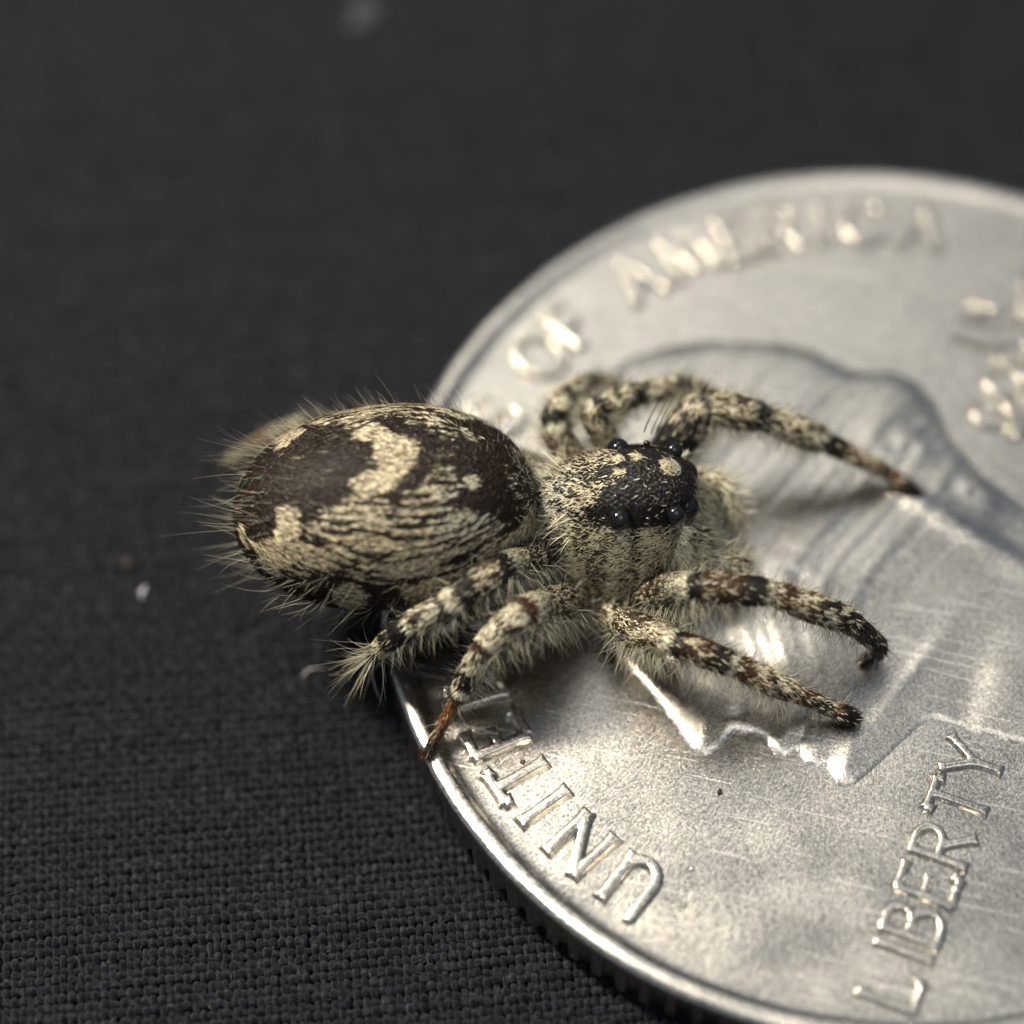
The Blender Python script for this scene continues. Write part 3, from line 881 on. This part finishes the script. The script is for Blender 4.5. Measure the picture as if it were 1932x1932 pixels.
# -------- body: one continuous skin
BV, BF3, BF4, BC = [], [], [], []
off = 0
for nm, tb in tubes.items():
    V, f4, f3 = tb.mesh()
    BV.append(V)
    BF4.append(f4 + off)
    BF3.append(f3 + off)
    off += len(V)
    ns, nt = tb.V.shape[:2]
    S = np.repeat(tb.s, nt)
    TH = np.tile(np.where(tb.th > np.pi, tb.th - 2 * np.pi, tb.th), ns)
    if nm == 'abdomen':
        c = DARK * 0.7 + (CREAM * 0.30) * (abdomen_cream(S, TH) ** 2)[:, None]
    elif nm in BANDS:
        sh, b = bands(nm, S)
        c = b * 1.1 + (CREAM * 0.16) * sh[:, None]
    elif nm.startswith('palp'):
        c = np.tile(BROWN * 1.1, (len(S), 1))
    else:
        c = np.tile(BLACK * 1.3, (len(S), 1))
    BC.append(np.vstack([c, c[:1], c[-1:]]))
BV, BC = np.vstack(BV), np.vstack(BC)
polys = [tuple(q) for q in np.vstack(BF4)] + [tuple(q) for q in np.vstack(BF3)]
me = bpy.data.meshes.new('rough')
me.from_pydata((BV - SP0).tolist(), [], polys)
tmp = bpy.data.objects.new('rough', me)
COL.objects.link(tmp)
rm = tmp.modifiers.new('r', 'REMESH')
rm.mode = 'VOXEL'
rm.voxel_size = 0.05
dg = bpy.context.evaluated_depsgraph_get()
me2 = bpy.data.meshes.new_from_object(tmp.evaluated_get(dg))
bpy.data.objects.remove(tmp)
nv = len(me2.vertices)
co = np.empty(nv * 3, np.float32)
me2.vertices.foreach_get('co', co)
co = co.reshape(-1, 3)
kd = kdtree.KDTree(len(BV))
for i_, p in enumerate(BV - SP0):
    kd.insert(p, i_)
kd.balance()
near = np.array([kd.find(p)[1] for p in co])
a = me2.attributes.new('tint', 'FLOAT_COLOR', 'POINT')
c4 = np.ones((nv, 4), np.float32)
c4[:, :3] = BC[near]
a.data.foreach_set('color', c4.ravel())
me2.polygons.foreach_set('use_smooth', np.full(len(me2.polygons), True))
me2.materials.clear()
me2.materials.append(M_BODY)
me2.name = 'body'
body = bpy.data.objects.new('body', me2)
COL.objects.link(body)
body.parent = spider

# -------- eyes
import bmesh


def eye(pos, r, fwd):
    bm = bmesh.new()
    bmesh.ops.create_uvsphere(bm, u_segments=28, v_segments=18, radius=r)
    m = bpy.data.meshes.new('eye')
    bm.to_mesh(m)
    bm.free()
    for p in m.polygons:
        p.use_smooth = True
    m.materials.append(M_EYE)
    o = bpy.data.objects.new('eye', m)
    COL.objects.link(o)
    o.parent = spider
    o.location = Vector(pos - SP0)
    return o


for sg in (1, -1):
    eye(kpt(0.06, (1.05 if sg > 0 else 0.88) * sg, 5.24 if sg > 0 else 5.16), 0.27, None)
    eye(kpt(0.72, (1.08 if sg > 0 else 0.97) * sg, 5.28), 0.08, None)
    eye(kpt(1.34, 0.86 * sg, 5.13), 0.225, None)
    eye(kpt(1.55, 0.43 * sg, 4.75), 0.37, None)


# -------- scales and hair
def shade(base, lo, hi):
    return base * rng.uniform(lo, hi, (len(base), 1))


def lay(tb, n, cream_fn, flow, lift, length, width, bag, weight=None, nseg=2, sides=2, bendk=-0.25, jit=0.25, keep=None, curl=None):
    """lying scales: flow = +1 towards the station end, -1 towards its start"""
    P, N, T, s, th = tb.sample(n, weight)
    if hasattr(tb, 'smax'):
        s = s * tb.smax
    else:
        s = np.interp(s, np.linspace(0, 1, len(tb.s)), tb.s)
    share, dark, light = cream_fn(s, th, P)
    iscr = rng.random(n) < share
    col = np.where(iscr[:, None], light, dark)
    if keep is not None:
        k = keep(s, th, iscr)
        P, N, T, s, th, col, iscr = (q_[k] for q_ in (P, N, T, s, th, col, iscr))
    m = len(P)
    T = T + (curl(s, th, N, T) if curl else 0)
    d = nrm(T * flow + nrm(rng.normal(0, 1, (m, 3))) * jit)
    d = nrm(d - N * np.sum(d * N, -1, keepdims=True) + N * rng.uniform(lift[0], lift[1], (m, 1)))
    L = rng.uniform(length[0], length[1], m)
    bag.add(strands(P - N * 0.012, d, N * bendk + rng.normal(0, 0.08, (m, 3)), L, rng.uniform(width[0], width[1], m), nseg, sides,
                    shade(col, 0.65, 1.2), up=N))


# abdomen scales
def ab_fn(s, th, P):
    c = abdomen_cream(s - 0.09 / (2 * AL), th)
    n = len(s)
    dark = DARK * rng.uniform(0.3, 1.6, (n, 1)) ** 1.3
    spk = rng.random(n)
    x = s * 2 * AL
    # a few metallic scales on the dark back
    zone = vnoise(x * 2.2, th * 2.4 + 9, 12) > 0.62
    gold = (np.abs(th) < 1.1) & (spk < np.where(zone, 0.035, 0.005))
    dark[gold] = np.array([0.34, 0.30, 0.16])
    grn = zone & (np.abs(th) < 0.5) & (spk > 0.985)
    dark[grn] = np.array([0.06, 0.26, 0.13])
    light = np.where((np.abs(th) > 0.75)[:, None], CREAM * [1.0, 0.97, 0.92], CREAM)
    light = np.where((s > 0.7)[:, None] & (np.abs(th) < 0.9)[:, None], PALE * 0.92, light)
    return c, dark, light


bag = Bag()
ab = tubes['abdomen']
def ab_curl(s, th, N, T):
    # scales follow the bowed lines of the flank
    e = nrm(np.cross(N, T))
    e = np.where((np.sum(e * (A2 * np.cos(th)[:, None] - A3 * np.sin(th)[:, None]), -1) < 0)[:, None], -e, e)
    return e * (-0.17 * (s * 2 * AL - 4.2) * np.sign(th) * np.clip(np.abs(th) / 0.5, 0, 1))[:, None]


lay(ab, 105000, ab_fn, -1, (0.06, 0.34), (0.12, 0.26), (0.009, 0.015), bag, jit=0.13, curl=ab_curl)
bag.build('abdomen_scales', M_SCALE, spider)

# long abdomen bristles, thicker at the rear and along the sides
bag = Bag()
P, N, T, s, th = ab.sample(800)
s = np.interp(s, np.linspace(0, 1, 90), ab.s)
rear = np.clip((0.42 - s) / 0.30, 0, 1)
low = np.clip((np.abs(th) - 1.5) / 0.6, 0, 1)
keep = rng.random(len(s)) < np.clip(0.10 + 0.40 * rear + 0.45 * low, 0, 1)
P, N, T, s, th, rear, low = (q_[keep] for q_ in (P, N, T, s, th, rear, low))
n = len(P)
pale = rng.random(n) < np.clip(0.15 + rear * 1.2 + low, 0, 1)
col = np.where(pale[:, None], PALE * 0.65, BLACK * 2.2)
d = nrm(N * rng.uniform(0.6, 1.2, (n, 1)) - T * rng.uniform(0.3, 1.0, (n, 1)) + rng.normal(0, 0.15, (n, 3)))
bag.add(strands(P, d, -A1 * 0.12 + rng.normal(0, 0.24, (n, 3)) + Z * (0.40 * rear * rng.uniform(0.2, 1.2, n))[:, None], rng.uniform(0.45, 0.8, n) + 0.55 * rear * rng.random(n), rng.uniform(0.0045, 0.0075, n), 7, 3, shade(col, 0.7, 1.25)))
P, N, T, s, th = ab.sample(2400)
k = np.cos(th) > -0.2
P, N, T, th = P[k], N[k], T[k], th[k]
n = len(P)
tall = rng.random(n) < 0.22
d = nrm(N * rng.uniform(0.7, 1.3, (n, 1)) - T * rng.uniform(0.2, 0.9, (n, 1)) + rng.normal(0, 0.2, (n, 3)))
bag.add(strands(P, d, rng.normal(0, 0.2, (n, 3)) - A1 * 0.1, np.where(tall, rng.uniform(0.4, 0.75, n), rng.uniform(0.12, 0.3, n)), rng.uniform(0.003, 0.0055, n), 5, 3,
                shade(np.where((rng.random(n) < 0.45)[:, None], PALE * 0.6, BLACK * 2.0), 0.7, 1.3)))
bag.build('abdomen_bristles', M_SETA, spider)


# carapace hair
def local(P):
    q_ = P - KO
    return q_ @ K1, q_ @ K2, P[:, 2]


def cara_fn(s, th, P):
    x, y, z = local(P)
    ay = np.abs(y)
    n = len(x)
    top = np.clip((1.16 - ay) / 0.16, 0, 1) * np.clip((z - 4.78) / 0.25, 0, 1)
    nz = vnoise(x * 4 + 9, y * 4 + 20, 15)
    rag = 0.9 * (vnoise(x * 3 + 40, y * 3 + 31, 25) - 0.5) + 0.5 * (rng.random(n) - 0.5)
    front = np.clip((x + 0.80 + rag - 0.25 * ay) / 0.5, 0, 1)
    top = np.clip((1.14 + 0.14 * rag - ay) / 0.16, 0, 1) * np.clip((z - 4.78) / 0.25, 0, 1)
    share = np.where(top > 0.5, np.where(front > 0.5, 0.012, 0.30 + 0.3 * (nz > 0.55)), 0.42 + 0.42 * (nz > 0.45))
    # pale marks on top: a pair behind the middle, one by each front eye
    for mx, my, sx_, sy_ in ((0.10, -0.34, .16, .10), (0.52, -0.40, .14, .12), (0.10, 0.05, .20, .06), (1.30, -0.16, .24, .22)):
        share = np.maximum(share, 0.95 * (((x - mx) / sx_) ** 2 + ((y - my) / sy_) ** 2 < 1))
    # black surrounds of the rear side eyes
    for ex in (0.06, 0.5, 0.95, 1.36):
        share = np.where((np.hypot(x - ex, ay - 1.12) < 0.30) & (z > 4.95), 0.03, share)
    light = np.where((top > 0.5)[:, None], CREAM * 0.85, OLIVE * 1.5)
    light = np.where(((x < -1.0) | (x > 1.3))[:, None], PALE * 0.72, light)
    dark = np.where((top > 0.5)[:, None], BLACK * 1.4, np.array([0.05, 0.038, 0.024]))
    return share, dark, light


bag = Bag()
ca = tubes['carapace']
ca.s = xs


def notop(s, th, cr):
    top = (np.abs(th) < 0.62) & (s > -0.6)
    return cr | ~top | (rng.random(len(s)) < 0.12)


lay(ca, 56000, cara_fn, -1, (0.2, 0.75), (0.10, 0.24), (0.009, 0.015), bag, jit=0.75, keep=notop, bendk=-0.35)
# longer ruff at the back and along the lower flank
P, N, T, s, th = ca.sample(9000)
x, y, z = local(P)
k = (rng.random(len(x)) < np.clip(0.9 - (x + 1.9) / 1.0, 0, 1)) | ((z < 2.9) & (rng.random(len(x)) < 0.5))
P, N, T, x, z = P[k], N[k], T[k], x[k], z[k]
n = len(P)
d = nrm(N + rng.normal(0, 0.35, (n, 3)) - K1 * 0.3)
bag.add(strands(P, d, rng.normal(0, 0.3, (n, 3)) - Z * 0.22, rng.uniform(0.22, 0.55, n), rng.uniform(0.008, 0.013, n), 4, 2,
                shade(np.where((x < -1.2)[:, None], PALE * 0.8, OLIVE * 1.3) + np.zeros((n, 3)), 0.55, 1.25)))
# white fringe under the front eyes (clypeus edge)
n = 700
yy = rng.uniform(-1.3, 1.3, n)
xf = 1.80 - 0.32 * (np.abs(yy) / 1.2) ** 2.4
Pf = kpt(0, 0, 0) + K1 * xf[:, None] + K2 * yy[:, None] + Z * (3.78 + rng.normal(0, 0.10, n))[:, None]
d = nrm(K1 * 0.55 + K2 * (0.5 * yy)[:, None] - Z * 0.65 + rng.normal(0, 0.22, (n, 3)))
bag.add(strands(Pf, d, -Z * 0.2 + rng.normal(0, 0.1, (n, 3)), rng.uniform(0.2, 0.42, n), rng.uniform(0.012, 0.018, n), 3, 2, shade(np.tile(PALE * 1.1, (n, 1)), 0.8, 1.15)))
for sg in (1, -1):
    n = 420
    t_ = rng.random(n)
    Pf = kpt(0, 0, 0) + K1 * (1.56 - 0.55 * t_)[:, None] + K2 * (sg * (0.98 + 0.42 * t_))[:, None] + Z * (4.75 - 1.8 * t_)[:, None]
    d = nrm(K1 * 0.8 + K2 * 0.5 * sg - Z * 0.25 + rng.normal(0, 0.25, (n, 3)))
    bag.add(strands(Pf + rng.normal(0, 0.03, (n, 3)), d, rng.normal(0, 0.12, (n, 3)), rng.uniform(0.12, 0.26, n), rng.uniform(0.010, 0.015, n), 3, 2, shade(np.tile(PALE * 1.15, (n, 1)), 0.8, 1.15)))
bag.build('carapace_hair', M_SCALE, spider)

# legs
for nm in LEGS:
    tb = tubes[nm]
    near_ = nm[0] == 'n'
    bag = Bag()

    def leg_fn(s, th, P, nm=nm):
        sh, base = bands(nm, s)
        nz = vnoise(s * 11 + len(nm), th * 3.0 + 20, 8 + ord(nm[1]))
        mid = (sh > 0.2) & (sh < 0.9)
        sh = np.where(mid, np.clip(sh + (nz - 0.5) * 2.2, 0.04, 0.96), sh)
        # underside paler
        light = np.where((sh > 0.93)[:, None], PALE * 1.05, CREAM * 1.0)
        return sh, base * 1.2, light
    lay(tb, 9500 if nm != 'f4' else 3500, leg_fn, 1, (0.10, 0.5), (0.12, 0.26), (0.009, 0.015), bag, jit=0.4)
    # fringe: long pale hair below, dark bristles above
    P, N, T, s, th = tb.sample(2600)
    s = s * tb.smax
    lowr = np.clip((np.abs(th) - 1.1) / 0.8, 0, 1) * np.clip((5.0 - s) / 1.2, 0, 1)
    k = rng.random(len(s)) < (0.12 + 0.75 * lowr)
    P, N, T, s, th, lowr = (q_[k] for q_ in (P, N, T, s, th, lowr))
    n = len(P)
    pale = rng.random(n) < np.clip(0.2 + 0.9 * lowr, 0, 1)
    col = np.where(pale[:, None], PALE * 0.8, BLACK * 2)
    d = nrm(N + T * rng.uniform(0.0, 0.7, (n, 1)) + rng.normal(0, 0.25, (n, 3)))
    Lh = np.where(pale, rng.uniform(0.25, 0.55, n) + 0.35 * rng.random(n) * np.clip((3.6 - s) / 1.5, 0, 1), rng.uniform(0.25, 0.55, n))
    bag.add(strands(P, d, rng.normal(0, 0.18, (n, 3)) - Z * 0.12, Lh, rng.uniform(0.0045, 0.008, n), 5, 3, shade(col, 0.6, 1.2)))
    if nm == 'n4':                     # the burst of pale hair at the bent hind knee
        n = 85
        c0 = tb.c[rng.integers(int(0.74 * len(tb.c)), int(0.90 * len(tb.c)), n)]
        d = nrm(np.array([-0.75, -0.55, -0.15]) + rng.normal(0, 0.50, (n, 3)))
        bag.add(strands(c0 + d * 0.2, d, rng.normal(0, 0.22, (n, 3)) - Z * 0.15, rng.uniform(0.4, 1.15, n), rng.uniform(0.004, 0.0075, n), 6, 3, shade(np.tile(PALE * 0.85, (n, 1)), 0.6, 1.2)))
    # claw tuft
    n = 130
    tip = tb.c[-1]
    T0 = nrm(tb.c[-1] - tb.c[-6])
    d = nrm(T0 + rng.normal(0, 0.55, (n, 3)))
    d[:, 2] = np.where(tip[2] + d[:, 2] * 0.25 < (FIELD if nm not in ('n4', 'f4') else 0.05), 0.0, d[:, 2])
    bag.add(strands(np.tile(tip, (n, 1)) - T0 * 0.12, d, rng.normal(0, 0.08, (n, 3)), rng.uniform(0.16, 0.30, n), rng.uniform(0.010, 0.016, n), 3, 3,
                    shade(np.tile(BLACK * 1.6 if nm != 'n3' else BROWN * 0.6, (n, 1)), 0.6, 1.4)))
    o = bag.build('leg_hair', M_SETA, spider)

# palps and jaws
bag = Bag()
for nm in ('palp_n', 'palp_f', 'fang_n', 'fang_f'):
    tb = tubes[nm]
    palp = nm.startswith('palp')

    def p_fn(s, th, P, palp=palp):
        n = len(s)
        return np.full(n, 0.72 if palp else 0.68), np.tile(BROWN * 0.9 if palp else BLACK * 1.5, (n, 1)), np.tile(PALE * 1.15 if palp else np.array([0.74, 0.70, 0.44]), (n, 1))
    lay(tb, 2400, p_fn, 1, (0.2, 0.7), (0.16, 0.34), (0.010, 0.016), bag, jit=0.4)
    P, N, T, s, th = tb.sample(420)
    n = len(P)
    d = nrm(N + T * 0.6 + rng.normal(0, 0.3, (n, 3)))
    bag.add(strands(P, d, rng.normal(0, 0.2, (n, 3)), rng.uniform(0.25, 0.55, n), rng.uniform(0.006, 0.011, n), 4, 2, shade(np.tile(PALE * 0.8, (n, 1)), 0.5, 1.2)))
bag.build('palp_hair', M_SETA, spider)

# four dark curved bristles standing up behind the far eyes
bag = Bag()
bp = at(np.array([1215, 1228, 1236, 1246.]), np.array([815, 818, 820, 822.]), np.array([5.1, 5.1, 5.1, 5.1]))
bd = np.tile(nrm(np.array([0.15, 0.65, 0.55])), (4, 1)) + rng.normal(0, 0.05, (4, 3))
bag.add(strands(bp, bd, np.tile([0.25, 0.3, -0.1], (4, 1)) + rng.normal(0, 0.08, (4, 3)), np.array([0.95, 0.9, 1.0, 0.85]), np.array([0.022, 0.014, 0.014, 0.014]), 8, 3,
                np.array([BROWN * 0.7, BLACK, BLACK, BLACK])))
bag.build('eye_bristles', mat_plain('dark_bristle', (0.02, 0.010, 0.006), 0.8, 0.05), spider)


# ------------------------------------------------------------------ dust
def lump(name, pos, size, mat, label, cat, seed):
    r = np.random.default_rng(seed)
    bm = bmesh.new()
    bmesh.ops.create_icosphere(bm, subdivisions=3, radius=1)
    for v in bm.verts:
        n_ = v.co.normalized()
        k_ = 1 + 0.25 * math.sin(n_.x * 4 + seed) + 0.2 * math.sin(n_.y * 6 + n_.z * 3 + seed * 2) + 0.1 * r.normal()
        v.co = Vector((n_.x * size[0], n_.y * size[1], n_.z * size[2])) * k_
    m = bpy.data.meshes.new(name)
    bm.to_mesh(m)
    bm.free()
    for p in m.polygons:
        p.use_smooth = True
    m.materials.append(mat)
    o = bpy.data.objects.new(name, m)
    COL.objects.link(o)
    o.location = Vector(pos)
    o['label'] = label
    o['category'] = cat
    return o


M_WHITE = mat_plain('pale_lint', (0.36, 0.37, 0.40), 0.6, 0.4)
M_RUST = mat_plain('rusty_lint', (0.05, 0.032, 0.026), 0.7, 0.3)
M_DIRT = mat_plain('dark_dirt', (0.018, 0.010, 0.007), 0.5, 0.4)
lump('lint_speck', at(270, 1118, 0.12), (0.09, 0.13, 0.09), M_WHITE, 'small white lint speck on the cloth left of the spider', 'lint', 1)
lump('lint_speck', at(241, 1061, 0.10), (0.14, 0.10, 0.07), M_RUST, 'faint reddish lint speck above the white one on the cloth', 'lint', 2)
lump('lint_speck', at(690, 22, 0.12), (0.42, 0.62, 0.06), mat_plain('grey_lint', (0.028, 0.029, 0.031), 0.8, 0.2), 'blurred pale grey fluff at the top edge of the cloth', 'lint', 3)
lump('dirt_speck', at(1358, 1494, FIELD + 0.02), (0.045, 0.075, 0.03), M_DIRT, 'tiny dark dirt speck on the coin between the nose and the U', 'dirt', 4)
lump('dirt_speck', at(986, 1437, FIELD + 0.02), (0.045, 0.06, 0.025), M_DIRT, 'tiny dark dirt speck on the coin beside the letter T', 'dirt', 5)
fa = at(np.array([572.]), np.array([1275.]), np.array([0.15]))
fb = strands(fa, nrm(np.array([[0.25, 0.75, 0.75]])), np.array([[0.75, -0.35, -0.35]]), np.array([0.62]), np.array([0.022]), 12, 4, np.array([[0.6, 0.58, 0.52]]))
fo = mesh_obj('loose_fibre', fb[0], fb[1], M_SETA, cols=fb[2])
fo['label'] = 'short curled pale fibre on the cloth beside the hind leg'
fo['category'] = 'fibre'
